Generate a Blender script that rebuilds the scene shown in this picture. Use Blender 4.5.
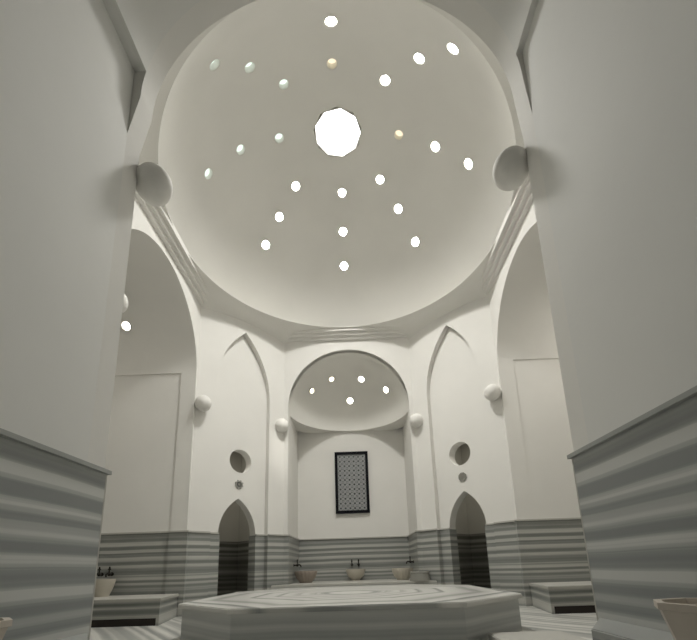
import bpy, bmesh, math, random
from mathutils import Vector, Matrix
from mathutils.geometry import tessellate_polygon

S = 3.5            # half width of the octagonal hall in metres; every length below is in units of S
PI = math.pi
scene = bpy.context.scene
for o in list(bpy.data.objects):
    bpy.data.objects.remove(o)
C = scene.collection

# ------------------------------------------------------------------ camera
f, cx, cy = 398.68, 351.02, 476.19
pitch, roll, yaw = 0.2249, -0.0311, 0.0138
EYE = Vector((0.043, -1.9331, 0.2458))
def cam_vec(x, u, d):
    c, s = math.cos(roll), math.sin(roll);  x, u = c*x - s*u, s*x + c*u
    c, s = math.cos(pitch), math.sin(pitch); y, z = c*d - s*u, s*d + c*u
    c, s = math.cos(yaw), math.sin(yaw);     x, y = c*x - s*y, s*x + c*y
    return Vector((x, y, z))
cam = bpy.data.cameras.new('camera')
cam.sensor_fit = 'HORIZONTAL'; cam.sensor_width = 36
cam.lens = f/697*36
cam.shift_x = (348.5 - cx)/697
cam.shift_y = (cy - 320)/697
cam.clip_start = 0.02; cam.clip_end = 200
camo = bpy.data.objects.new('camera', cam); C.objects.link(camo)
r_, u_, b_ = cam_vec(1, 0, 0), cam_vec(0, 1, 0), -cam_vec(0, 0, 1)
M4 = Matrix(((r_.x, u_.x, b_.x, EYE.x*S), (r_.y, u_.y, b_.y, EYE.y*S), (r_.z, u_.z, b_.z, EYE.z*S), (0, 0, 0, 1)))
camo.matrix_world = M4
scene.camera = camo

# ------------------------------------------------------------------ world, light levels, exposure
world = bpy.data.worlds.new('sky'); scene.world = world; world.use_nodes = True
bg = world.node_tree.nodes['Background']
bg.inputs[0].default_value = (0.8, 0.9, 1, 1); bg.inputs[1].default_value = 0.15
OCULUS_W = 215.0     # daylight through the central skylight (watts)
OCULUS_SPREAD = 134
CELL_W = 9.0
HOLE_E = 68.0          # daylight through the small glass lights
DOWN_E = 12.0
def beam(name, loc, to, watts, cone, col):
    l = bpy.data.lights.new(name, 'SPOT'); l.energy = watts; l.color = col; l.spot_size = math.radians(cone); l.spot_blend = 1.0; l.shadow_soft_size = 0.02
    o = bpy.data.objects.new(name, l); C.objects.link(o); o.location = Vector(loc)*S
    o.rotation_euler = (Vector(to)-Vector(loc)).to_track_quat('-Z', 'Y').to_euler(); return o
beam('sun_glint', (0.09, -0.08, 2.85), (-0.53, 1.0, 1.08), 700.0, 8.0, (1.0, 0.96, 0.88))
def area(name, loc, size, watts, col, spread, shape='DISK'):
    l = bpy.data.lights.new(name, 'AREA'); l.shape = shape; l.size = size*S; l.energy = watts; l.color = col; l.spread = math.radians(spread)
    o = bpy.data.objects.new(name, l); C.objects.link(o); o.location = Vector(loc)*S
    return o
area('right_bay_light', (1.55, 0, 1.965), 0.08, 28.0, (1, 0.955, 0.88), 170)
area('left_bay_light', (-1.6, -0.1, 1.96), 0.08, 9.0, (1, 0.95, 0.86), 170)
area('skylight_daylight', (0, 0, 2.860), 0.27, OCULUS_W, (1.0, 0.985, 0.94), OCULUS_SPREAD)
scene.view_settings.view_transform = 'Standard'
scene.view_settings.look = 'None'
scene.view_settings.gamma = 1
scene.view_settings.use_curve_mapping = False
scene.view_settings.exposure = 0.11

# ------------------------------------------------------------------ materials
def mat(name, col, rough=0.6, metal=0.0, spec=0.5):
    m = bpy.data.materials.new(name); m.use_nodes = True
    b = m.node_tree.nodes['Principled BSDF']
    b.inputs['Base Color'].default_value = (*col, 1)
    b.inputs['Roughness'].default_value = rough
    b.inputs['Metallic'].default_value = metal
    b.inputs['Specular IOR Level'].default_value = spec
    return m
def nd(m, t, **kw):
    n = m.node_tree.nodes.new(t)
    for k, v in kw.items(): setattr(n, k, v)
    return n
def lk(m, a, b): m.node_tree.links.new(a, b)
def mth(m, op, a, b=None, c=None):
    n = nd(m, 'ShaderNodeMath', operation=op)
    for i, v in enumerate((a, b, c)):
        if v is None: continue
        if isinstance(v, (int, float)): n.inputs[i].default_value = v
        else: lk(m, v, n.inputs[i])
    return n.outputs[0]

def plaster(name, col, rough=0.75, bump=0.25, spec=0.3):
    m = mat(name, col, rough, spec=spec)
    b = m.node_tree.nodes['Principled BSDF']
    g = nd(m, 'ShaderNodeNewGeometry')
    n1 = nd(m, 'ShaderNodeTexNoise'); n1.inputs['Scale'].default_value = 0.9; n1.inputs['Detail'].default_value = 5
    n2 = nd(m, 'ShaderNodeTexNoise'); n2.inputs['Scale'].default_value = 5; n2.inputs['Detail'].default_value = 6
    lk(m, g.outputs['Position'], n1.inputs['Vector']); lk(m, g.outputs['Position'], n2.inputs['Vector'])
    r = nd(m, 'ShaderNodeValToRGB')
    r.color_ramp.elements[0].position = 0.25; r.color_ramp.elements[1].position = 0.8
    r.color_ramp.elements[0].color = (*[c*0.955 for c in col], 1)
    r.color_ramp.elements[1].color = (*[min(1, c*1.02) for c in col], 1)
    lk(m, n1.outputs[0], r.inputs[0]); lk(m, r.outputs[0], b.inputs['Base Color'])
    bp = nd(m, 'ShaderNodeBump'); bp.inputs['Strength'].default_value = bump; bp.inputs['Distance'].default_value = 0.01
    lk(m, n2.outputs[0], bp.inputs['Height']); lk(m, bp.outputs[0], b.inputs['Normal'])
    return m

def marble(name, kind, stops, scale=6.0, warp=0.05, rough=0.35, seed=0.0, joints=None, fine=0.5, period=0.045, beds=0.4):
    """striped Marmara marble. kind: 'z' horizontal beds on walls, 'x'/'y' stripes across, 'oct' concentric around the centre"""
    m = mat(name, (0.5, 0.5, 0.48), rough)
    b = m.node_tree.nodes['Principled BSDF']
    g = nd(m, 'ShaderNodeNewGeometry')
    sc = nd(m, 'ShaderNodeVectorMath', operation='SCALE'); sc.inputs['Scale'].default_value = 1/S
    lk(m, g.outputs['Position'], sc.inputs[0])
    sep = nd(m, 'ShaderNodeSeparateXYZ'); lk(m, sc.outputs[0], sep.inputs[0])
    X, Y, Z = sep.outputs
    if kind == 'z': v = Z
    elif kind == 'y': v = Y
    elif kind == 'x': v = X
    elif kind == 'd': v = mth(m, 'ADD', mth(m, 'MULTIPLY', X, 0.8), mth(m, 'MULTIPLY', Y, 0.6))
    else:
        ax, ay = mth(m, 'ABSOLUTE', X), mth(m, 'ABSOLUTE', Y)
        v = mth(m, 'MAXIMUM', mth(m, 'MAXIMUM', ax, ay), mth(m, 'MULTIPLY', mth(m, 'ADD', ax, ay), 0.707))
    wn = nd(m, 'ShaderNodeTexNoise'); wn.inputs['Scale'].default_value = 1.7; wn.inputs['Detail'].default_value = 3
    lk(m, sc.outputs[0], wn.inputs['Vector'])
    v = mth(m, 'ADD', v, mth(m, 'MULTIPLY', mth(m, 'SUBTRACT', wn.outputs[0], 0.5), warp))
    if joints:                      # each slab is cut from another piece: shift the beds from slab to slab
        w = mth(m, 'FLOOR', mth(m, 'MULTIPLY', mth(m, 'ADD', X, mth(m, 'MULTIPLY', Y, 1.0)), joints))
        v = mth(m, 'ADD', v, mth(m, 'MULTIPLY', w, 0.013))
    v = mth(m, 'ADD', v, seed)
    n = nd(m, 'ShaderNodeTexNoise', noise_dimensions='1D')
    n.inputs['Scale'].default_value = scale; n.inputs['Detail'].default_value = 4; n.inputs['Roughness'].default_value = fine
    lk(m, v, n.inputs['W'])
    n2 = nd(m, 'ShaderNodeTexNoise', noise_dimensions='1D')
    n2.inputs['Scale'].default_value = 7; n2.inputs['Detail'].default_value = 1
    lk(m, mth(m, 'ADD', v, 3.7), n2.inputs['W'])
    ph = mth(m, 'ADD', mth(m, 'MULTIPLY', v, 2*PI/period), mth(m, 'MULTIPLY', n2.outputs[0], 9.0))
    st = mth(m, 'MULTIPLY', mth(m, 'SINE', ph), 0.5)                      # regular beds, -0.5 .. 0.5
    val = mth(m, 'ADD', mth(m, 'MULTIPLY', st, beds), mth(m, 'ADD', mth(m, 'MULTIPLY', mth(m, 'SUBTRACT', n.outputs[0], 0.5), 1.3), 0.5))
    class _o: outputs = [val]
    n = _o
    r = nd(m, 'ShaderNodeValToRGB'); cr = r.color_ramp
    while len(cr.elements) < len(stops): cr.elements.new(0.5)
    for e, (p, c) in zip(cr.elements, stops): e.position = p; e.color = (*c, 1)
    lk(m, n.outputs[0], r.inputs[0])
    lk(m, r.outputs[0], b.inputs['Base Color'])
    return m
def emis(name, col, st):
    m = bpy.data.materials.new(name); m.use_nodes = True
    nt = m.node_tree; nt.nodes.clear()
    e = nt.nodes.new('ShaderNodeEmission'); e.inputs[0].default_value = (*col, 1); e.inputs[1].default_value = st
    o = nt.nodes.new('ShaderNodeOutputMaterial'); nt.links.new(e.outputs[0], o.inputs[0])
    return m

PLAS = plaster('white_plaster', (0.80, 0.787, 0.75))
DOMEP = plaster('dome_plaster', (0.79, 0.777, 0.735), bump=0.12, spec=0.25)
IWANP = plaster('front_bay_plaster', (0.77, 0.768, 0.74), bump=0.2)
MARB = marble('grey_banded_marble', 'z',
              ((0.22, (0.20, 0.21, 0.195)), (0.42, (0.25, 0.26, 0.245)), (0.58, (0.35, 0.355, 0.33)), (0.70, (0.50, 0.495, 0.46)), (0.85, (0.44, 0.44, 0.41))),
              scale=36, warp=0.014, period=0.044, beds=0.46, fine=0.6)
MARBN = marble('grey_banded_marble_large', 'z',
              ((0.28, (0.26, 0.275, 0.27)), (0.44, (0.31, 0.325, 0.317)), (0.50, (0.40, 0.415, 0.40)), (0.62, (0.44, 0.455, 0.44)), (0.72, (0.58, 0.59, 0.565))),
              scale=24, warp=0.014, seed=4.3, period=0.05, beds=0.4, fine=0.5)
MARBC = mat('pale_marble_cap', (0.5, 0.49, 0.45), 0.35)
MARBG = mat('grey_marble_cap', (0.36, 0.37, 0.355), 0.35)
MARBF = marble('striped_floor_marble', 'd',
              ((0.25, (0.32, 0.33, 0.315)), (0.45, (0.45, 0.45, 0.42)), (0.6, (0.56, 0.555, 0.52)), (0.75, (0.68, 0.67, 0.63))),
              scale=14, warp=0.06, seed=9.1, rough=0.3, period=0.06)
MARBP = marble('platform_side_marble', 'z',
              ((0.3, (0.38, 0.39, 0.38)), (0.5, (0.50, 0.51, 0.49)), (0.7, (0.60, 0.60, 0.57))),
              scale=18, warp=0.02, seed=2.2, period=0.06, beds=0.35)
MARBT = marble('platform_top_marble', 'oct',
              ((0.26, (0.30, 0.31, 0.30)), (0.38, (0.50, 0.50, 0.47)), (0.5, (0.62, 0.615, 0.585)), (0.8, (0.70, 0.69, 0.65))),
              scale=12, warp=0.12, seed=6.0, rough=0.25, period=0.11, beds=0.16)
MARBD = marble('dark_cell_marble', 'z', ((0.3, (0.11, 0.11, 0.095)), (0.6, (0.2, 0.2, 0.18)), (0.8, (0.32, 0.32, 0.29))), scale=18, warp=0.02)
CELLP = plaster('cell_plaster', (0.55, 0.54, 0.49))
BASIN = plaster('carved_marble_basin', (0.56, 0.52, 0.44), rough=0.45, bump=0.3)
PINKB = plaster('worn_beige_marble_basin', (0.34, 0.29, 0.245), rough=0.5, bump=0.4)
NEARB = plaster('pale_carved_marble', (0.60, 0.54, 0.47), rough=0.45, bump=0.3)
TUB = plaster('grey_stone', (0.27, 0.265, 0.235), rough=0.6, bump=0.4)
BRONZE = mat('dark_bronze', (0.03, 0.027, 0.022), 0.4, 0.6)
DARK = mat('painted_gap_shade', (0.02, 0.015, 0.012), 0.8)  # near-black colour standing in for the shade of the bench toe recess
BLACK = mat('black_lacquer', (0.006, 0.006, 0.009), 0.7, spec=0.15)
LATT = mat('grey_carved_lattice', (0.36, 0.37, 0.37), 0.5)
BACKB = mat('dark_backing', (0.10, 0.105, 0.105), 0.7)
STEEL = mat('brushed_metal', (0.35, 0.35, 0.33), 0.35, 0.9)
GLASSBODY = mat('skylight_collar', (0.7, 0.69, 0.64), 0.5)
SKY_E = emis('skylight_glass', (1.0, 0.99, 1.0), 6.0)
HOLE_M = [emis('dome_glass_white', (1.0, 0.99, 0.93), HOLE_E), emis('dome_glass_pale_green', (0.84, 0.95, 0.86), 1.25),
          emis('dome_glass_warm', (1.0, 0.86, 0.60), 1.15)]
DOWN_M = emis('recessed_downlight', (1.0, 0.95, 0.84), DOWN_E)
DOWN_W = emis('recessed_downlight_dim', (1.0, 0.88, 0.66), DOWN_E*0.35)

# ------------------------------------------------------------------ mesh helpers (all inputs in units of S)
def finish(name, bm, m, parent=None, loc=(0, 0, 0), smooth=35, rotz=0):
    """bm holds coordinates in units of S, relative to loc (or to the parent)"""
    bmesh.ops.remove_doubles(bm, verts=bm.verts, dist=1e-6)
    bmesh.ops.recalc_face_normals(bm, faces=bm.faces)
    bmesh.ops.scale(bm, vec=(S, S, S), verts=bm.verts)
    me = bpy.data.meshes.new(name); bm.to_mesh(me); bm.free()
    me.materials.append(m)
    o = bpy.data.objects.new(name, me); C.objects.link(o)
    if smooth:
        for p in me.polygons: p.use_smooth = True
        me.set_sharp_from_angle(angle=math.radians(smooth))
    if parent: o.parent = parent
    else: o.location = Vector(loc)*S; o.rotation_euler = (0, 0, rotz)
    return o
def struct(name, bm, m, parent=None, **k):
    o = finish(name, bm, m, parent, **k)
    if not parent: o['kind'] = 'structure'
    return o
def tag(o, label, cat, group=None):
    o['label'] = label; o['category'] = cat
    if group: o['group'] = group
    return o
def thing(name, label, cat, loc=(0, 0, 0), rotz=0, group=None):
    o = bpy.data.objects.new(name, None); C.objects.link(o)
    o.location = Vector(loc)*S; o.rotation_euler = (0, 0, rotz)
    o.empty_display_size = 0.1
    return tag(o, label, cat, group)
def dup(root, loc, rotz, label, name=None):
    r = root.copy(); C.objects.link(r); r.location = Vector(loc)*S; r.rotation_euler = (0, 0, rotz); r['label'] = label
    for ch in list(root.children):
        c = ch.copy(); C.objects.link(c); c.parent = r
        for g in ch.children:
            d = g.copy(); C.objects.link(d); d.parent = c
    return r
def slab(bm, outer, holes, P0, T, N, th, up=(0, 0, 1)):
    """flat slab from 2D loops (t, z); front face on the plane through P0, extends th along N"""
    P0, T, N, U = Vector(P0), Vector(T).normalized(), Vector(N).normalized(), Vector(up)
    loops = [outer] + list(holes)
    tri = tessellate_polygon([[Vector((a, b, 0)) for a, b in l] for l in loops])
    flat = [p for l in loops for p in l]
    fr = [bm.verts.new(P0 + T*a + U*b) for a, b in flat]
    bk = [bm.verts.new(P0 + T*a + U*b + N*th) for a, b in flat]
    for t in tri:
        try:
            bm.faces.new([fr[i] for i in t]); bm.faces.new([bk[i] for i in reversed(t)])
        except ValueError: pass
    k = 0
    for l in loops:
        n = len(l)
        for i in range(n):
            a, b = k+i, k+(i+1) % n
            bm.faces.new([fr[a], fr[b], bk[b], bk[a]])
        k += n
def prism(bm, poly, z0, z1, bev=0):
    lo = [bm.verts.new((x, y, z0)) for x, y in poly]; hi = [bm.verts.new((x, y, z1)) for x, y in poly]
    n = len(poly); fs = [bm.faces.new(lo[::-1]), bm.faces.new(hi)]
    for i in range(n): fs.append(bm.faces.new([lo[i], lo[(i+1) % n], hi[(i+1) % n], hi[i]]))
    if bev:
        es = [e for e in bm.edges if e.verts[0] in hi and e.verts[1] in hi]
        bmesh.ops.bevel(bm, geom=es, offset=bev, segments=3, affect='EDGES')
def box(bm, a, b):
    prism(bm, [(a[0], a[1]), (b[0], a[1]), (b[0], b[1]), (a[0], b[1])], a[2], b[2])
def lathe(bm, prof, seg=32, c=(0, 0, 0), closed=False, a0=0.0, a1=2*PI, rad=None):
    """revolve (r, z) profile around the vertical through c; rad(angle, r, z) may modulate the radius"""
    full = abs((a1-a0) - 2*PI) < 1e-6
    n = seg if full else seg+1
    rings = []
    for (r, z) in prof:
        if r < 1e-7: rings.append([bm.verts.new((c[0], c[1], c[2]+z))]*n)
        else:
            rr = []
            for i in range(n):
                a = a0 + (a1-a0)*i/seg; q = rad(a, r, z) if rad else r
                rr.append(bm.verts.new((c[0]+q*math.cos(a), c[1]+q*math.sin(a), c[2]+z)))
            rings.append(rr)
    m = len(rings); rng = range(m if closed else m-1)
    for j in rng:
        A, B = rings[j], rings[(j+1) % m]
        for i in range(seg):
            i2 = (i+1) % n
            vs = [A[i], A[i2], B[i2], B[i]]; u = []
            for v in vs:
                if v not in u: u.append(v)
            if len(u) > 2: bm.faces.new(u)
def tube(bm, pts, r, seg=10):
    pts = [Vector(p) for p in pts]; rings = []
    rs = r if isinstance(r, (list, tuple)) else [r]*len(pts)
    for i, p in enumerate(pts):
        d = (pts[min(i+1, len(pts)-1)] - pts[max(i-1, 0)]).normalized()
        a = Vector((0, 0, 1)) if abs(d.z) < 0.9 else Vector((1, 0, 0))
        x = d.cross(a).normalized(); y = d.cross(x)
        rings.append([bm.verts.new(p + (x*math.cos(2*PI*k/seg) + y*math.sin(2*PI*k/seg))*rs[i]) for k in range(seg)])
    for A, B in zip(rings, rings[1:]):
        for k in range(seg): bm.faces.new([A[k], A[(k+1) % seg], B[(k+1) % seg], B[k]])
    bm.faces.new(rings[0][::-1]); bm.faces.new(rings[-1])
def ellipsoid(bm, c, r, seg=32, rings=20, rot=None):
    g = bmesh.ops.create_uvsphere(bm, u_segments=seg, v_segments=rings, radius=1)
    for v in g['verts']:
        p = Vector((v.co.x*r[0], v.co.y*r[1], v.co.z*r[2]))
        if rot: p = rot @ p
        v.co = p + Vector(c)
def arc(w, zc, n=48, r=None, c=0.0):          # round arch from left spring to right spring
    r = r or w
    return [(c - r*math.cos(PI*i/n), zc + r*math.sin(PI*i/n)) for i in range(n+1)]
def pointed(w, z0, h, n=18, c=0.0):           # pointed arch, left spring over apex to right spring
    R = (w*w + h*h)/(2*w); am = math.asin(h/R) if w <= R else PI - math.asin(h/R)
    L = [(c - (w - R) - R*math.cos(am*i/n), z0 + R*math.sin(am*i/n)) for i in range(n+1)]
    L[-1] = (c, z0+h)
    return L + [(2*c - x, z) for x, z in L[-2::-1]]
def circle(c, z, r, n=40): return [(c + r*math.cos(2*PI*i/n), z + r*math.sin(2*PI*i/n)) for i in range(n)]
def cut_holes(o, cuts, seg=28):
    """cut round sockets (pos, dir, radius, length) out of a shell"""
    bm = bmesh.new()
    for pos, d, r, l in cuts:
        q = Vector(d).normalized().to_track_quat('Z', 'Y').to_matrix().to_4x4()
        bmesh.ops.create_cone(bm, cap_ends=True, segments=seg, radius1=r*S, radius2=r*S, depth=l*S, matrix=Matrix.Translation(Vector(pos)*S) @ q)
    me = bpy.data.meshes.new('cutter'); bm.to_mesh(me); bm.free()
    c = bpy.data.objects.new('cutter', me); C.objects.link(c)
    md = o.modifiers.new('holes', 'BOOLEAN'); md.operation = 'DIFFERENCE'; md.solver = 'EXACT'; md.object = c
    bpy.context.view_layer.update()
    dg = bpy.context.evaluated_depsgraph_get()
    new = bpy.data.meshes.new_from_object(o.evaluated_get(dg))
    o.modifiers.clear(); old = o.data; o.data = new; bpy.data.meshes.remove(old)
    bpy.data.objects.remove(c); bpy.data.meshes.remove(me)
    for p in new.polygons: p.use_smooth = True
    new.set_sharp_from_angle(angle=math.radians(35))

# ------------------------------------------------------------------ measures
s_, t_ = 0.507, 0.50          # octagon corners (+-s_, 1) and (+-1, +-t_)
sf, bf = 0.544, 1.03          # mouth of the front bay (where the camera stands)
HW = 0.485                    # wainscot height
ZT = 2.14                      # top of the hall walls, hidden above the cornice
ND = 1.52                     # back wall of the back niche
RIM, ZR, ZC = 0.921, 2.126, 2.047

# ------------------------------------------------------------------ floor
bm = bmesh.new(); box(bm, (-2.1, -2.7, -0.05), (2.1, 2.0, 0))
struct('floor', bm, MARBF, smooth=0)

# ------------------------------------------------------------------ walls of the octagon with round arches
def wains(parent, P0, T, N, t0, t1, th=0.014, m=None, h=HW, cap=0.008, tcap=0.0, z0=0.0, mc=None):
    """marble wainscot and its pale cap in front of the plaster (N points away from the room)"""
    N = Vector(N).normalized(); P = Vector(P0) - N*th
    bm = bmesh.new(); slab(bm, [(t0, z0), (t1, z0), (t1, h), (t0, h)], [], P, T, N, th - 0.001)
    a = finish('wainscot', bm, m or MARB, parent, smooth=0)
    bm = bmesh.new(); slab(bm, [(t0-tcap, h), (t1+tcap, h), (t1+tcap, h+0.009), (t0-tcap, h+0.009)], [], P - N*cap, T, N, th + cap - 0.001)
    b = finish('wainscot_cap', bm, mc or MARBC, parent, smooth=0)
    return a, b
def arch_wall(name, P0, T, N, half, op, r, th, zc=1.5, foot=None, c=0.0):
    foot = foot or op
    bm = bmesh.new()
    out = [(-half, 0), (-foot, 0)]
    if foot != op: out += [(-foot, 1.42)]
    out += arc(r, zc, 64, c=c)
    if foot != op: out += [(foot, 1.42)]
    out += [(foot, 0), (half, 0), (half, ZT), (-half, ZT)]
    slab(bm, out, [], P0, T, N, th)
    return struct(name, bm, PLAS)
wb = arch_wall('wall_back', (0, 1, 0), (1, 0, 0), (0, 1, 0), s_+0.05, 0.475, 0.475, 0.10)
for sg, nm in ((-1, 'left'), (1, 'right')):
    w = arch_wall('wall_'+nm, (sg, 0, 0), (0, 1, 0), (sg, 0, 0), t_+0.05, *((0.484, 0.484, 0.10, 1.53) if sg < 0 else (0.480, 0.477, 0.10, 1.505)))
    # jambs: marble lining of the pier faces that face into the bay
    for sy in (-1, 1):
        bm = bmesh.new()
        ya, yb = sy*0.468, sy*0.50
        box(bm, (min(sg*0.988, sg*1.10), min(ya, yb), 0), (max(sg*0.988, sg*1.10), max(ya, yb), HW))
        finish('wainscot', bm, MARB, w, smooth=0)
        bm = bmesh.new(); box(bm, (min(sg*0.98, sg*1.10), min(ya-sy*0.006, yb), HW), (max(sg*0.98, sg*1.10), max(ya-sy*0.006, yb), HW+0.009))
        finish('wainscot_cap', bm, MARBC, w, smooth=0)
wf = arch_wall('wall_front', (0, -bf, 0), (1, 0, 0), (0, -1, 0), sf+0.06, 0.534, 0.534, 0.062, zc=1.55, foot=sf+0.007, c=0.008)
for sg in (-1, 1):   # narrow marble strips on the piers beside the back niche
    wains(wb, (0, 1, 0), (1, 0, 0), (0, 1, 0), *(sorted((sg*0.47, sg*0.507))))

# ------------------------------------------------------------------ diagonal walls with pointed recess, door and round window
WD = math.hypot(1-s_, 1-t_)/2       # half length of a diagonal wall
for sg, nm in ((-1, 'back_left'), (1, 'back_right')):
    mid = Vector((sg*(1+s_)/2, (1+t_)/2, 0))
    T = Vector((1-s_, sg*-(1-t_), 0)).normalized() if sg > 0 else Vector((1-s_, 1-t_, 0)).normalized()
    N = Vector((sg*(1-t_), (1-s_), 0)).normalized()
    inn = -sg                                        # +t side that points to the back niche
    HP = 0.217
    bm = bmesh.new()
    out = [(-WD, 0), (-HP, 0)] + pointed(HP, 1.50, 0.50) + [(HP, 0), (WD, 0), (WD, ZT), (-WD, ZT)]
    slab(bm, out, [], mid, T, N, 0.042)
    w = struct('wall_'+nm, bm, PLAS, smooth=25)
    P1 = mid + N*0.042
    dc = 0.004*inn
    bm = bmesh.new()
    out = [(-WD, 0), (dc-0.139, 0)] + pointed(0.139, 0.485, 0.250, c=dc) + [(dc+0.139, 0), (WD, 0), (WD, ZT), (-WD, ZT)]
    slab(bm, out, [circle(0.012*inn, 1.005, 0.085)], P1, T, N, 0.075)
    finish('recess_wall', bm, PLAS, w, smooth=25)
    wains(w, mid, T, N, -WD, -HP); wains(w, mid, T, N, HP, WD)
    wains(w, P1, T, N, -HP-0.003, dc-0.139, cap=0.004); wains(w, P1, T, N, dc+0.139, HP+0.003, cap=0.004)
    # marble lining of the doorway jambs and of the recess jambs
    for e in (-1, 1):
        bm = bmesh.new(); slab(bm, [(0.0, 0), (0.089, 0), (0.089, HW), (0.0, HW)], [], P1 + T*(dc+e*0.139) - N*0.0145, N, T*-e, 0.006)
        finish('door_jamb', bm, MARB, w, smooth=0)
        bm = bmesh.new(); slab(bm, [(0.0, 0), (0.046, 0), (0.046, HW), (0.0, HW)], [], mid + T*(e*HP) - N*0.0135, N, T*-e, 0.006)
        finish('recess_jamb', bm, MARB, w, smooth=0)
    # the small cell behind
    P2 = P1 + N*0.075
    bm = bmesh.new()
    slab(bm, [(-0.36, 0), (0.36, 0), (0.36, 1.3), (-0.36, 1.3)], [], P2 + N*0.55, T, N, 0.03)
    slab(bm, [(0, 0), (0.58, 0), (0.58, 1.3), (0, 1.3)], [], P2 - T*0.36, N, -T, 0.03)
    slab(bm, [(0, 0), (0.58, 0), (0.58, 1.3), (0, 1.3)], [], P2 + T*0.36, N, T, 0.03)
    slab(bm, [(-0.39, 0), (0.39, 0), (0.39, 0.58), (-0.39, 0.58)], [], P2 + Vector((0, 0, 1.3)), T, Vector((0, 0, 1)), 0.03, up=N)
    lo_ = P2 + N*0.25 + Vector((0, 0, 1.28)); area('cell_fill_light', lo_, 0.12, CELL_W, (1, 0.95, 0.85), 180)  # unseen light added to brighten the inside of the cell
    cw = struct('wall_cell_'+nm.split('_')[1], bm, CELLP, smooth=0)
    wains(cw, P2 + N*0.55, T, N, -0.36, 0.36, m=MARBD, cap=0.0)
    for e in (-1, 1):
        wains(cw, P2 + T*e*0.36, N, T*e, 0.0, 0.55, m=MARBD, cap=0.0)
# plain diagonal walls either side of the front bay
for sg, nm in ((-1, 'front_left'), (1, 'front_right')):
    A, B = Vector((sg*(sf+0.007), -bf, 0)), Vector((sg, -t_, 0)); T = (B-A).normalized(); N = Vector((T.y, -T.x, 0))*1.0
    if N.y > 0: N = -N
    L = (B-A).length
    bm = bmesh.new(); slab(bm, [(0, 0), (L, 0), (L, ZT), (0, ZT)], [], A, T, N, 0.08)
    w = struct('wall_'+nm, bm, PLAS, smooth=0)
    wains(w, A, T, N, 0.0, L, th=0.003, cap=0.003, h=0.476)

# ------------------------------------------------------------------ side bays with barrel vaults
for sg, nm in ((-1, 'left'), (1, 'right')):
    yw, xe = (0.491 if sg < 0 else 0.481), 1.98
    wl = None
    for sy, n2 in ((1, 'far'), (-1, 'near')):
        bm = bmesh.new(); slab(bm, [(1.1, 0), (xe, 0), (xe, 1.56), (1.1, 1.56)], [], (0, sy*yw, 0), (sg, 0, 0), (0, sy, 0), 0.08)
        w = struct('wall_%s_bay_%s' % (nm, n2), bm, PLAS, smooth=0)
        wains(w, (0, sy*yw, 0), (sg, 0, 0), (0, sy, 0), 1.1, xe, th=0.012)
    bm = bmesh.new(); slab(bm, [(-0.6, 0), (0.6, 0), (0.6, 2.2), (-0.6, 2.2)], [], (sg*xe, 0, 0), (0, 1, 0), (sg, 0, 0), 0.08)
    w = struct('wall_%s_bay_end' % nm, bm, PLAS, smooth=0)
    wains(w, (sg*xe, 0, 0), (0, 1, 0), (sg, 0, 0), -0.5, 0.5)
    bm = bmesh.new()
    n = 64; r, zc = (0.484, 1.53) if sg < 0 else (0.477, 1.505); a0 = math.asin((1.545-zc)/r)
    inner = [(-r*math.cos(a0+(PI-2*a0)*i/n), zc + r*math.sin(a0+(PI-2*a0)*i/n)) for i in range(n+1)]
    outer = [(0.62, 1.545), (0.62, 2.12), (-0.62, 2.12), (-0.62, 1.545)]
    slab(bm, inner + outer, [], (sg*1.1, 0, 0), (0, 1, 0), (sg, 0, 0), 0.95)
    v = struct('ceiling', bm, PLAS)

# ------------------------------------------------------------------ front bay (the camera stands in it)
for sg, nm in ((-1, 'left'), (1, 'right')):
    x0 = sg*(sf+0.007)
    bm = bmesh.new(); slab(bm, [(-2.6, 0), (-bf-0.062, 0), (-bf-0.062, 1.7), (-2.6, 1.7)], [], (x0, 0, 0), (0, 1, 0), (sg, 0, 0), 0.08)
    w = struct('wall_front_bay_'+nm, bm, IWANP, smooth=0)
    wains(w, (x0, 0, 0), (0, 1, 0), (sg, 0, 0), -2.6, -bf-0.001, th=0.007, m=MARBN, cap=0.009, tcap=0.004, mc=MARBG, h=0.476)
    bm = bmesh.new(); box(bm, (min(sg*0.5435, sg*0.555), -bf-0.003, 0), (max(sg*0.5435, sg*0.555), -bf+0.001, 0.476))
    finish('corner_strip', bm, MARBC, w, smooth=0)
bm = bmesh.new(); slab(bm, [(-0.7, 0), (0.7, 0), (0.7, 2.3), (-0.7, 2.3)], [], (0, -2.6, 0), (1, 0, 0), (0, -1, 0), 0.08)
w = struct('wall_front_bay_end', bm, IWANP, smooth=0)
wains(w, (0, -2.6, 0), (1, 0, 0), (0, -1, 0), -0.54, 0.54, m=MARBN)
bm = bmesh.new(); n = 56; r = 0.534; zl = 1.645; a0 = math.asin((zl-1.55)/r)
inner = [(0.008-r*math.cos(a0+(PI-2*a0)*i/n), 1.55 + r*math.sin(a0+(PI-2*a0)*i/n)) for i in range(n+1)]
slab(bm, inner + [(0.66, zl), (0.66, 2.2), (-0.66, 2.2), (-0.66, zl)], [], (0, -bf-0.062, 0), (1, 0, 0), (0, -1, 0), 1.55)
struct('ceiling', bm, IWANP)

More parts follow.
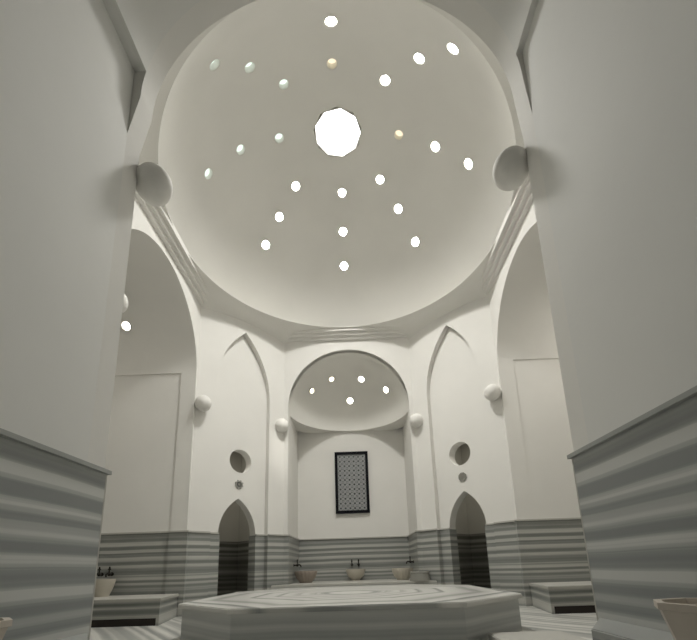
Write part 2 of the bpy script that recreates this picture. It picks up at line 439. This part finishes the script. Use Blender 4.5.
# ------------------------------------------------------------------ back niche with a half dome
for sg, nm in ((-1, 'left'), (1, 'right')):
    bm = bmesh.new(); slab(bm, [(1.09, 0), (ND+0.05, 0), (ND+0.05, 1.7), (1.09, 1.7)], [], (sg*0.478, 0, 0), (0, 1, 0), (sg, 0, 0), 0.08)
    w = struct('wall_niche_'+nm, bm, PLAS, smooth=0)
    wains(w, (sg*0.478, 0, 0), (0, 1, 0), (sg, 0, 0), 0.99, ND, th=0.012)
bm = bmesh.new(); slab(bm, [(-0.55, 0), (0.55, 0), (0.55, 1.7), (-0.55, 1.7)], [], (0, ND, 0), (1, 0, 0), (0, 1, 0), 0.08)
w = struct('wall_niche_back', bm, PLAS, smooth=0)
wains(w, (0, ND, 0), (1, 0, 0), (0, 1, 0), -0.478, 0.478, th=0.012)
RN, ZN = 0.477, 1.452
bm = bmesh.new()
prof = [(RN*math.cos(a), RN*1.07*math.sin(a)) for a in [PI/2*i/24 for i in range(25)]]
prof[-1] = (0, RN*1.07)
outp = [(x*1.0 + 0.10, z + 0.0) if i == 0 else (x*1.22, z*1.2) for i, (x, z) in enumerate(prof)]
lathe(bm, prof, 72, (0, 1.02, ZN), a0=0, a1=PI)
lathe(bm, [(RN+0.16, 0.0)] + [(x*1.25, z*1.25) for x, z in prof[1:]], 72, (0, 1.02, ZN), a0=0, a1=PI)
# soffit between the rim of the half dome and the square niche below, and the closing face on the hall side
sv = []
for i in range(73):
    a = PI*i/72; c, s = math.cos(a), math.sin(a)
    k = (RN+0.16)
    sv.append((bm.verts.new((RN*c, 1.02+RN*s, ZN)), bm.verts.new((k*c, 1.02+k*s, ZN))))
for (a, b), (c, d) in zip(sv, sv[1:]): bm.faces.new([a, b, d, c])
niche = struct('ceiling', bm, DOMEP)

# ------------------------------------------------------------------ main dome
def octo_r(a):
    """distance from the centre to the octagon in direction a, and how near to a corner"""
    d = Vector((math.cos(a), math.sin(a)))
    best = 9
    planes = [((0, 1), 1), ((0, -1), bf), ((1, 0), 1), ((-1, 0), 1)]
    for sx in (-1, 1):
        n = Vector((sx*(1-t_), 1-s_)).normalized(); planes.append((n, n.dot(Vector((sx*1.0, t_)))))
        n = Vector((sx*(bf-t_), -(1-sf))).normalized(); planes.append((n, n.dot(Vector((sx*1.0, -t_)))))
    for n, k in planes:
        q = d.dot(Vector(n))
        if q > 1e-6: best = min(best, k/q)
    return best
ctrl = [(1.058, 2.139), (1.03, 2.217), (0.98, 2.321), (0.91, 2.433), (0.85, 2.51), (0.783, 2.581), (0.70, 2.662), (0.602, 2.733), (0.50, 2.788), (0.388, 2.832), (0.27, 2.856), (0.165, 2.864), (0.0, 2.867)]
def spline(P, k=6):
    out = []
    for i in range(len(P)-1):
        p0, p1, p2, p3 = P[max(i-1, 0)], P[i], P[i+1], P[min(i+2, len(P)-1)]
        for j in range(k):
            t = j/k
            out.append(tuple(0.5*((2*p1[d]) + (-p0[d]+p2[d])*t + (2*p0[d]-5*p1[d]+4*p2[d]-p3[d])*t*t + (-p0[d]+3*p1[d]-3*p2[d]+p3[d])*t**3) for d in (0, 1)))
    out.append(P[-1]); return out
prof = spline(ctrl, 6)
def dwarp(p):       # the hall is a little longer towards the front bay: the lower part of the dome follows
    r = math.hypot(p[0], p[1]); k = min(1, max(0, (r-0.79)/0.13)); k = k*k*(3-2*k)
    return Vector((p[0]*(1+0.012*k), p[1]*(1+0.115*k) if p[1] < 0 else p[1]*(1-0.005*k), p[2]))
# outer skin: offset
outp = []
for i, (r, z) in enumerate(prof):
    a, b = prof[max(i-1, 0)], prof[min(i+1, len(prof)-1)]
    tx, tz = b[0]-a[0], b[1]-a[1]; l = math.hypot(tx, tz); nx, nz = tz/l, -tx/l
    outp.append((max(r + nx*0.07, 0), z + nz*0.07))
outp[-1] = (0, prof[-1][1]+0.07)
bm = bmesh.new(); lathe(bm, prof + outp[::-1], 144, closed=False)
# close the bottom ring
bmesh.ops.holes_fill(bm, edges=[e for e in bm.edges if e.is_boundary], sides=0) if False else None
lo = [v for v in bm.verts if abs(v.co.z-prof[0][1]) < 1e-6]
i_ = sorted([v for v in lo if math.hypot(v.co.x, v.co.y) < 1.07], key=lambda v: math.atan2(v.co.y, v.co.x))
o_ = sorted([v for v in bm.verts if v.is_boundary and v not in i_], key=lambda v: math.atan2(v.co.y, v.co.x))
if len(i_) == len(o_):
    for k in range(len(i_)): bm.faces.new([i_[k], i_[(k+1) % len(i_)], o_[(k+1) % len(o_)], o_[k]])
dome = struct('ceiling', bm, DOMEP)

def dome_frame(r, z):          # outward normal of the dome at radius r
    best = min(range(len(prof)), key=lambda i: abs(prof[i][0]-r))
    a, b = prof[max(best-1, 0)], prof[min(best+1, len(prof)-1)]
    tx, tz = b[0]-a[0], b[1]-a[1]; l = math.hypot(tx, tz)
    return tz/l, -tx/l
HOLES = {'inner': [(0.376, 1.545), (0.395, 0.805), (0.375, 0.007), (0.396, -0.81), (0.368, -1.602), (0.405, -2.331), (0.361, -3.119), (0.426, 2.372)],
         'middle': [(0.605, 1.563), (0.594, 0.817), (0.593, 0.015), (0.614, -0.797), (0.585, -1.577), (0.607, -2.347), (0.591, -3.099), (0.625, 2.366)],
         'outer': [(0.783, 1.569), (0.783, 0.816), (0.778, 0.0), (0.79, -0.79), None, (0.776, -2.38), (0.783, -3.123), (0.782, 2.378)]}
rings = [('inner', 0.3885, 2.8319, range(8), 0.031), ('middle', 0.6018, 2.7331, range(8), 0.032), ('outer', 0.783, 2.581, (0, 1, 2, 3, 5, 6, 7), 0.033)]
clock = ['at the bottom, nearest the back wall', 'at the lower right', 'at the right', 'at the upper right', 'at the top, nearest the camera', 'at the upper left', 'at the left', 'at the lower left']
warm = {('inner', 4), ('inner', 2)}; green = {('inner', 6), ('middle', 6), ('outer', 6), ('outer', 5), ('inner', 5), ('middle', 5)}
cuts, lights = [], []
for nm, r, z, ks, rad in rings:
    for k in ks:
        r, th = HOLES[nm][k]
        z = next(a[1] + (b[1]-a[1])*(a[0]-r)/(a[0]-b[0]) for a, b in zip(prof, prof[1:]) if a[0] >= r >= b[0] and a[0] > b[0])
        nr, nz = dome_frame(r, z); d = Vector((nr*math.cos(th), nr*math.sin(th), nz)); p = Vector((r*math.cos(th), r*math.sin(th), z))
        cuts.append((p + d*0.02, d, rad, 0.2)); lights.append((nm, k, p, d, rad))
cuts.append(((0, 0, 2.9), (0, 0, 1), 0.15, 0.3))
cut_holes(dome, cuts[:-1])
cut_holes(dome, cuts[-1:], seg=9)
def glass_light(name, label, cat, group, p, d, rad, m, deep=0.03):
    q = Vector(d).normalized().to_track_quat('Z', 'Y')
    root = thing(name, label, cat, (0, 0, 0), group=group)
    root.location = Vector(p)*S; root.rotation_mode = 'QUATERNION'; root.rotation_quaternion = q
    bm = bmesh.new()     # slightly bulged glass
    lathe(bm, [(0, deep-0.012), (rad*0.5, deep-0.009), (rad*0.85, deep-0.001), (rad*0.93, deep+0.008), (0, deep+0.012)], 24)
    finish('glass', bm, m, root)
    bm = bmesh.new(); lathe(bm, [(rad*1.0, -0.001), (rad*0.86, 0.002), (rad*0.86, deep+0.01), (rad*1.0, deep+0.01)], 24, closed=True)
    finish('collar', bm, GLASSBODY, root)
    return root
for nm, k, p, d, rad in lights:
    m = HOLE_M[2] if (nm, k) in warm else HOLE_M[1] if (nm, k) in green else HOLE_M[0]
    tint = 'yellowish' if (nm, k) in warm else 'pale greenish' if (nm, k) in green else 'white'
    glass_light('round_skylight', '%s round glass light, %s ring of the dome, %s' % (tint, nm, clock[k]), 'skylight', 'small round skylights in the dome', p, d, rad, m)
# central skylight
sk = thing('central_skylight', 'large glowing many-sided skylight at the crown of the dome', 'skylight', (0, 0, 2.867))
bm = bmesh.new(); lathe(bm, [(0, 0.03), (0.148, 0.03), (0.148, 0.042), (0, 0.042)], 9); finish('glass', bm, SKY_E, sk, smooth=0)
bm = bmesh.new(); lathe(bm, [(0.149, -0.004), (0.142, -0.004), (0.142, 0.045), (0.149, 0.045)], 9, closed=True); finish('collar', bm, GLASSBODY, sk, smooth=0)

# flat soffit / shallow pendentives between the round rim and the eight walls
bm = bmesh.new(); na = 256; nr_ = 10
def sof_z(r, a):
    k = max(0.0, (r-RIM)/(1.12-RIM)); return ZR - 0.079*k**2.2
rows = []
for i in range(na):
    a = 2*PI*i/na
    q = dwarp((RIM*math.cos(a), RIM*math.sin(a), 0)); a = math.atan2(q.y, q.x); R = max(octo_r(a) + 0.012, q.xy.length + 0.004); q0 = q.xy.length
    rows.append([bm.verts.new(((q0+(R-q0)*j/nr_)*math.cos(a), (q0+(R-q0)*j/nr_)*math.sin(a), sof_z(q0+(R-q0)*j/nr_, a))) for j in range(nr_+1)])
for i in range(na):
    A, B = rows[i], rows[(i+1) % na]
    for j in range(nr_): bm.faces.new([A[j], A[j+1], B[j+1], B[j]])
top = [[bm.verts.new((row[0].co.x, row[0].co.y, 2.1275)), bm.verts.new((row[-1].co.x, row[-1].co.y, 2.14))] for row in rows]
for i in range(na):
    A, B = top[i], top[(i+1) % na]
    bm.faces.new([A[0], B[0], B[1], A[1]])
    bm.faces.new([rows[i][0], rows[(i+1) % na][0], B[0], A[0]]); bm.faces.new([rows[i][-1], A[1], B[1], rows[(i+1) % na][-1]])
finish('pendentive', bm, DOMEP, dome, smooth=40)
# outer roof slab so that no daylight leaks round the dome
# stepped cornices on the four straight walls
def cornice(parent, P0, T, N, half):
    bm = bmesh.new()
    steps = [(0.024, 2.060, 2.080), (0.048, 2.082, 2.102), (0.072, 2.104, 2.122)]
    for i, (d, z0, z1) in enumerate(steps):
        Pn = Vector(P0) - Vector(N)*d
        slab(bm, [(-half+d*0.6, z0), (half-d*0.6, z0), (half-d*0.6, 2.14), (-half+d*0.6, 2.14)], [], Pn, T, N, d+0.002)
    finish('cornice', bm, PLAS, parent, smooth=0)
cornice(wb, (0, 1, 0), (1, 0, 0), (0, 1, 0), s_+0.01)
#cornice(wf, (0, -bf, 0), (1, 0, 0), (0, -1, 0), sf)
for sg, nm in ((-1, 'left'), (1, 'right')):
    cornice(bpy.data.objects['wall_'+nm], (sg, 0, 0), (0, 1, 0), (sg, 0, 0), t_+0.01)

# ------------------------------------------------------------------ lights in the half dome and the left bay
nl = [(-0.314, 1.244, 1.737), (-0.141, 1.26, 1.841), (0.112, 1.277, 1.839), (0.323, 1.248, 1.723), (0.009, 1.417, 1.707)]
nlab = ['leftmost small warm light in the half dome of the back niche', 'small yellowish light left of centre high in the half dome of the back niche',
        'bright light right of centre high in the half dome of the back niche', 'rightmost bright light in the half dome of the back niche',
        'lowest bright light in the middle of the half dome of the back niche']
for (x, y, z), lb, dim in zip(nl, nlab, (1, 1, 0, 0, 0)):
    v = Vector((x, y-1.02, (z-ZN)/1.07)); v = v.normalized()*RN
    p = Vector((v.x, v.y+1.02, ZN + v.z*1.07)); d = Vector((v.x, v.y, v.z/1.07)).normalized()
    glass_light('recessed_light', lb, 'ceiling light', 'lights in the half dome of the back niche', p - d*0.012, d, 0.031 if not dim else 0.026, DOWN_W if dim else DOWN_M, deep=0.012)
a = math.atan2(1.843-1.53, 0.378)
d = Vector((0, math.cos(a), math.sin(a)))
glass_light('recessed_light', 'single bright light in the vault of the left bay', 'ceiling light', None, Vector((-1.431, 0, 1.53)) + d*0.470, d, 0.031, DOWN_M, deep=0.012)

# ------------------------------------------------------------------ plaster knobs at the corners
def knob(label, loc, rz, k=1.0):
    bm = bmesh.new(); ellipsoid(bm, (0, 0, 0), (0.060*k, 0.060*k, 0.064*k))
    t = finish('plaster_knob', bm, PLAS, loc=loc, rotz=rz)
    return tag(t, label, 'knob', 'plaster knobs at the corners of the hall')
HB = 1.327
kn = [(-s_-0.03, 1.0, 'white plaster knob at the corner left of the back niche', 0.86), (s_+0.03, 1.0, 'white plaster knob at the corner right of the back niche', 0.86),
      (-0.985, t_+0.015, 'white plaster knob between the left bay and the left pointed recess', 0.86), (0.985, t_+0.015, 'white plaster knob between the right bay and the right pointed recess', 0.86),
      (-sf, -bf, 'large shaded plaster knob in the upper left, beside the near left wall', 0.86), (sf, -bf, 'large shaded plaster knob in the upper right, beside the near right wall', 0.86),
      (-1.0, -0.47, 'plaster knob half hidden behind the near left wall', 0.8)]
proto = None
for x, y, lb, k in kn:
    l = math.hypot(x, y); o = 0.05*k
    loc = (x*(1-o/l), y*(1-o/l), 1.39 if 'hidden' in lb else HB + (0.034 if y < 0 else 0)); rz = math.atan2(-y, -x)
    knob(lb, loc, rz, k)

# ------------------------------------------------------------------ central platform
g, R = 0.369, 0.647
def octp(R, g): return [(-g, -R), (g, -R), (R, -g), (R, g), (g, R), (-g, R), (-R, g), (-R, -g)]
pl = thing('marble_platform', 'large octagonal heated marble platform in the middle of the hall', 'platform', (0, 0, 0))
bm = bmesh.new(); prism(bm, octp(R-0.014, g-0.006), 0, 0.116); finish('body', bm, MARBP, pl, smooth=0)
bm = bmesh.new(); prism(bm, octp(R, g), 0.116, 0.132, bev=0.003); finish('top_slab', bm, MARBT, pl, smooth=30)
bm = bmesh.new(); prism(bm, [(0.43, -0.86), (0.68, -0.86), (0.68, -0.56), (0.45, -0.56)], 0, 0.028, bev=0.003)
o = finish('marble_step', bm, MARBC, smooth=0); tag(o, 'low pale marble step on the floor at the right corner of the platform', 'step')

# ------------------------------------------------------------------ benches
def bench(label, poly, h, toe=None, m=MARB, over=0.006, mtop=None):
    t = thing('marble_bench', label, 'bench', (0, 0, 0))
    cxm = sum(p[0] for p in poly)/len(poly); cym = sum(p[1] for p in poly)/len(poly)
    bm = bmesh.new(); prism(bm, poly, 0, h-0.014); finish('body', bm, m, t, smooth=0)
    bm = bmesh.new(); prism(bm, [(x - over*(1 if x > cxm else -1) * -1, y - over*(1 if y > cym else -1) * -1) for x, y in poly] if over else poly, h-0.014, h, bev=0.002)
    finish('top_slab', bm, mtop or MARBC, t, smooth=30)
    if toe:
        bm = bmesh.new(); box(bm, *toe); finish('gap_shade_strip', bm, DARK, t, smooth=0)  # solid dark strip on the bench face: recess shade put in as colour
    return t
HB2 = 0.128
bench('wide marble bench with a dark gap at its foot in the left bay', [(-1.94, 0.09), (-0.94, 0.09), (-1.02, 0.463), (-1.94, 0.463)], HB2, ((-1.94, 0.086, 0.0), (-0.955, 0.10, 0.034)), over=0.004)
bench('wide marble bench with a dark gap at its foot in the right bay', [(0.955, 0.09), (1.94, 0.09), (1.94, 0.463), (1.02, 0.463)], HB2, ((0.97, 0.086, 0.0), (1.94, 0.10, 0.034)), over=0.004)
for sg, nm in ((-1, 'left'), (1, 'right')):
    bench('narrow marble ledge along the foot of the near %s wall' % nm, [(sg*0.543, -1.04), (sg*0.543, -2.58), (sg*0.447, -2.58), (sg*0.447, -1.18)][::sg], HB2, m=MARBN, over=0.0, mtop=MARBG)
bench('low marble bench filling the back niche under the basins', [(-0.57, 0.90), (0.57, 0.90), (0.462, 1.0), (0.462, 1.505), (-0.462, 1.505), (-0.462, 1.0)], 0.142, over=0.0)

# ------------------------------------------------------------------ basins
def basin_mesh(r, h, flutes=0, facets=0, foot=0.55):
    bm = bmesh.new()
    prof = [(0, 0.0), (r*foot, 0.0), (r*foot*1.02, h*0.10), (r*0.80, h*0.38), (r*0.94, h*0.70), (r*0.99, h*0.90), (r*1.0, h), (r*0.88, h), (r*0.84, h*0.85), (r*0.6, h*0.45), (0, h*0.35)]
    if facets:
        prof = [(0, 0), (r*foot, 0), (r*0.94, h*0.84), (r*1.0, h*0.86), (r*1.0, h), (r*0.86, h), (r*0.80, h*0.85), (r*0.5, h*0.4), (0, h*0.35)]
        lathe(bm, prof, facets, a0=PI/8, a1=2*PI+PI/8)
    else:
        lathe(bm, prof, 96 if flutes else 40, rad=(lambda a, q, z: q*(1 + (0.045*abs(math.cos(a*flutes/2)) if 0.05*h < z < 0.93*h else 0))) if flutes else None)
    return bm
def basin(label, loc, r, h, m, flutes=0, facets=0, foot=0.55, rz=0):
    t = thing('marble_basin', label, 'basin', loc, rz, 'marble basins on the benches')
    finish('bowl', basin_mesh(r, h, flutes, facets, foot), m, t, smooth=0 if facets else 40)
    bm = bmesh.new(); lathe(bm, [(0, h*0.352), (r*0.07, h*0.352), (r*0.07, h*0.37), (0, h*0.37)], 16); finish('drain', bm, BRONZE, t)
    return t
basin('pinkish fluted marble basin at the left end of the back niche', (-0.372, 1.22, 0.142), 0.086, 0.088, PINKB, flutes=18)
basin('pale smooth marble basin in the middle of the back niche, below two taps', (0.010, 1.42, 0.142), 0.080, 0.090, BASIN, foot=0.42)
basin('beige fluted marble basin at the right end of the back niche', (0.372, 1.23, 0.142), 0.080, 0.088, BASIN, flutes=18)
basin('pale marble basin on the bench in the left bay', (-1.42, 0.385, HB2), 0.064, 0.095, BASIN, foot=0.6)
basin('faceted beige marble basin at the bottom right corner, on the near ledge', (0.495, -1.39, HB2-0.0), 0.066, 0.061, NEARB, facets=8, foot=0.72, rz=0.25)
basin('faceted beige marble basin at the bottom left corner, on the near ledge', (-0.505, -1.38, HB2), 0.066, 0.061, NEARB, facets=8, foot=0.72)
# stone tub
t = thing('stone_tub', 'grey drum-shaped stone tub beside the right end of the back niche', 'tub', (0.462, 0.945, 0.142))
bm = bmesh.new(); lathe(bm, [(0, 0), (0.072, 0), (0.062, 0.055), (0.055, 0.055), (0.06, 0.02), (0, 0.02)], 40); finish('drum', bm, TUB, t)
bm = bmesh.new(); lathe(bm, [(0.062, 0.055), (0.066, 0.056), (0.066, 0.063), (0.055, 0.063), (0.054, 0.055)], 40, closed=True); finish('rim', bm, MARBC, t)

# ------------------------------------------------------------------ taps
def tap(label, loc, rz, group=None):
    """wall tap; local -y points out of the wall"""
    t = thing('tap', label, 'tap', loc, rz, group)
    bm = bmesh.new(); tube(bm, [(0, 0, 0), (0, -0.004, 0)], 0.011, 16); tube(bm, [(0, 0, 0), (0, -0.028, 0)], 0.0065, 12)
    ellipsoid(bm, (0, -0.028, 0.0), (0.009, 0.009, 0.011), 16, 10); finish('body', bm, BRONZE, t)
    bm = bmesh.new(); tube(bm, [(0, -0.03, 0), (0, -0.046, 0.004), (0, -0.055, -0.002), (0, -0.057, -0.016)], [0.006, 0.0055, 0.0055, 0.006], 12); finish('spout', bm, BRONZE, t)
    bm = bmesh.new(); tube(bm, [(0, -0.028, 0.008), (0, -0.028, 0.026)], [0.005, 0.004], 10); tube(bm, [(-0.007, -0.028, 0.028), (0.007, -0.028, 0.028)], 0.0045, 10)
    ellipsoid(bm, (0, -0.028, 0.036), (0.005, 0.005, 0.009), 12, 8); finish('handle', bm, BRONZE, t)
    return t
t1 = tap('dark tap above the middle basin of the back niche, left of the pair', (-0.020, ND-0.012, 0.268), 0, 'dark wall taps')
dup(t1, (0.036, ND-0.012, 0.268), 0, 'dark tap above the middle basin of the back niche, right of the pair')
dup(t1, (-0.466, 1.22, 0.275), PI/2, 'dark tap on the left side wall of the back niche')
dup(t1, (0.466, 1.24, 0.275), -PI/2, 'dark tap on the right side wall of the back niche')
dup(t1, (-1.482, 0.466, 0.25), 0, 'dark tap on the marble wall of the left bay, left of the pair')
dup(t1, (-1.422, 0.466, 0.25), 0, 'dark tap on the marble wall of the left bay, right of the pair')

# ------------------------------------------------------------------ framed lattice on the back wall
t = thing('lattice_panel', 'black framed grey lattice panel high on the back wall', 'panel', (0.002, ND, 0.979))
W, H = 0.1475, 0.276
bm = bmesh.new(); slab(bm, [(-W, -H), (W, -H), (W, H), (-W, H)], [[(-W+0.024, -H+0.024), (-W+0.024, H-0.024), (W-0.024, H-0.024), (W-0.024, -H+0.024)]], (0, -0.026, 0), (1, 0, 0), (0, 1, 0), 0.0255)
finish('frame', bm, BLACK, t, smooth=0)
bm = bmesh.new(); box(bm, (-W+0.02, -0.008, -H+0.02), (W-0.02, -0.001, H-0.02)); finish('backing', bm, BACKB, t, smooth=0)
bm = bmesh.new()     # interlaced star lattice: rings and diagonal bars
nx, nz = 6, 12; w, h = (2*W-0.048)/nx, (2*H-0.048)/nz
for i in range(nx):
    for j in range(nz):
        px, pz = -W+0.024+w*(i+0.5), -H+0.024+h*(j+0.5)
        n = 8
        ro, ri = w*0.46, w*0.30
        o_ = [(px + ro*math.cos(2*PI*k/n+PI/8), pz + ro*math.sin(2*PI*k/n+PI/8)) for k in range(n)]
        i2 = [(px + ri*(1.0 if k % 2 else 0.62)*math.cos(PI*k/n+PI/8), pz + ri*(1.0 if k % 2 else 0.62)*math.sin(PI*k/n+PI/8)) for k in range(2*n)]
        slab(bm, o_, [i2], (0, -0.017, 0), (1, 0, 0), (0, 1, 0), 0.009)
def bar(x0, z0, x1, z1, bw=0.0028):
    d = Vector((x1-x0, z1-z0)).normalized(); n = Vector((-d.y, d.x))*bw
    slab(bm, [(x0-n.x, z0-n.y), (x1-n.x, z1-n.y), (x1+n.x, z1+n.y), (x0+n.x, z0+n.y)], [], (0, -0.016, 0), (1, 0, 0), (0, 1, 0), 0.008)
for i in range(nx+1): bar(-W+0.024+w*i, -H+0.024, -W+0.024+w*i, H-0.024)
for j in range(nz+1): bar(-W+0.024, -H+0.024+h*j, W-0.024, -H+0.024+h*j)
finish('lattice', bm, LATT, t, smooth=0)

# ------------------------------------------------------------------ rosettes above the doors
for sg, nm in ((-1, 'left'), (1, 'right')):
    mid = Vector((sg*(1+s_)/2, (1+t_)/2, 0)); N = Vector((sg*(1-t_), (1-s_), 0)).normalized()
    T = Vector((N.y, -N.x, 0)); T = T if T.x > 0 else -T
    P = mid + N*0.042 + T*(-sg)*0.004 + Vector((0, 0, 0.835))
    if sg < 0:
        t = thing('star_vent', 'small metal star-shaped vent above the left pointed doorway', 'vent', P)
    else:
        t = thing('eight_sided_vent', 'small grey eight-sided vent above the right pointed doorway', 'vent', P)
    bm = bmesh.new()
    if sg < 0: star = [((0.034 if k % 2 else 0.025)*math.cos(2*PI*k/16), (0.034 if k % 2 else 0.025)*math.sin(2*PI*k/16)) for k in range(16)]
    else: star = [(0.032*math.cos(2*PI*k/8+PI/8), 0.032*math.sin(2*PI*k/8+PI/8)) for k in range(8)]
    slab(bm, star, [circle(0, 0, 0.019, 20)[::-1]], -N*0.007, T, N, 0.0065); finish('plate', bm, STEEL if sg < 0 else TUB, t, smooth=0)
    bm = bmesh.new(); slab(bm, circle(0, 0, 0.019, 20), [], -N*0.004, T, N, 0.0035); finish('grille', bm, BACKB if sg < 0 else TUB, t, smooth=0)
    bm = bmesh.new(); slab(bm, [((0.014 if k % 2 else 0.006)*math.cos(2*PI*k/12), (0.014 if k % 2 else 0.006)*math.sin(2*PI*k/12)) for k in range(12)], [], -N*0.0065, T, N, 0.003)
    finish('boss', bm, STEEL if sg < 0 else TUB, t, smooth=0)
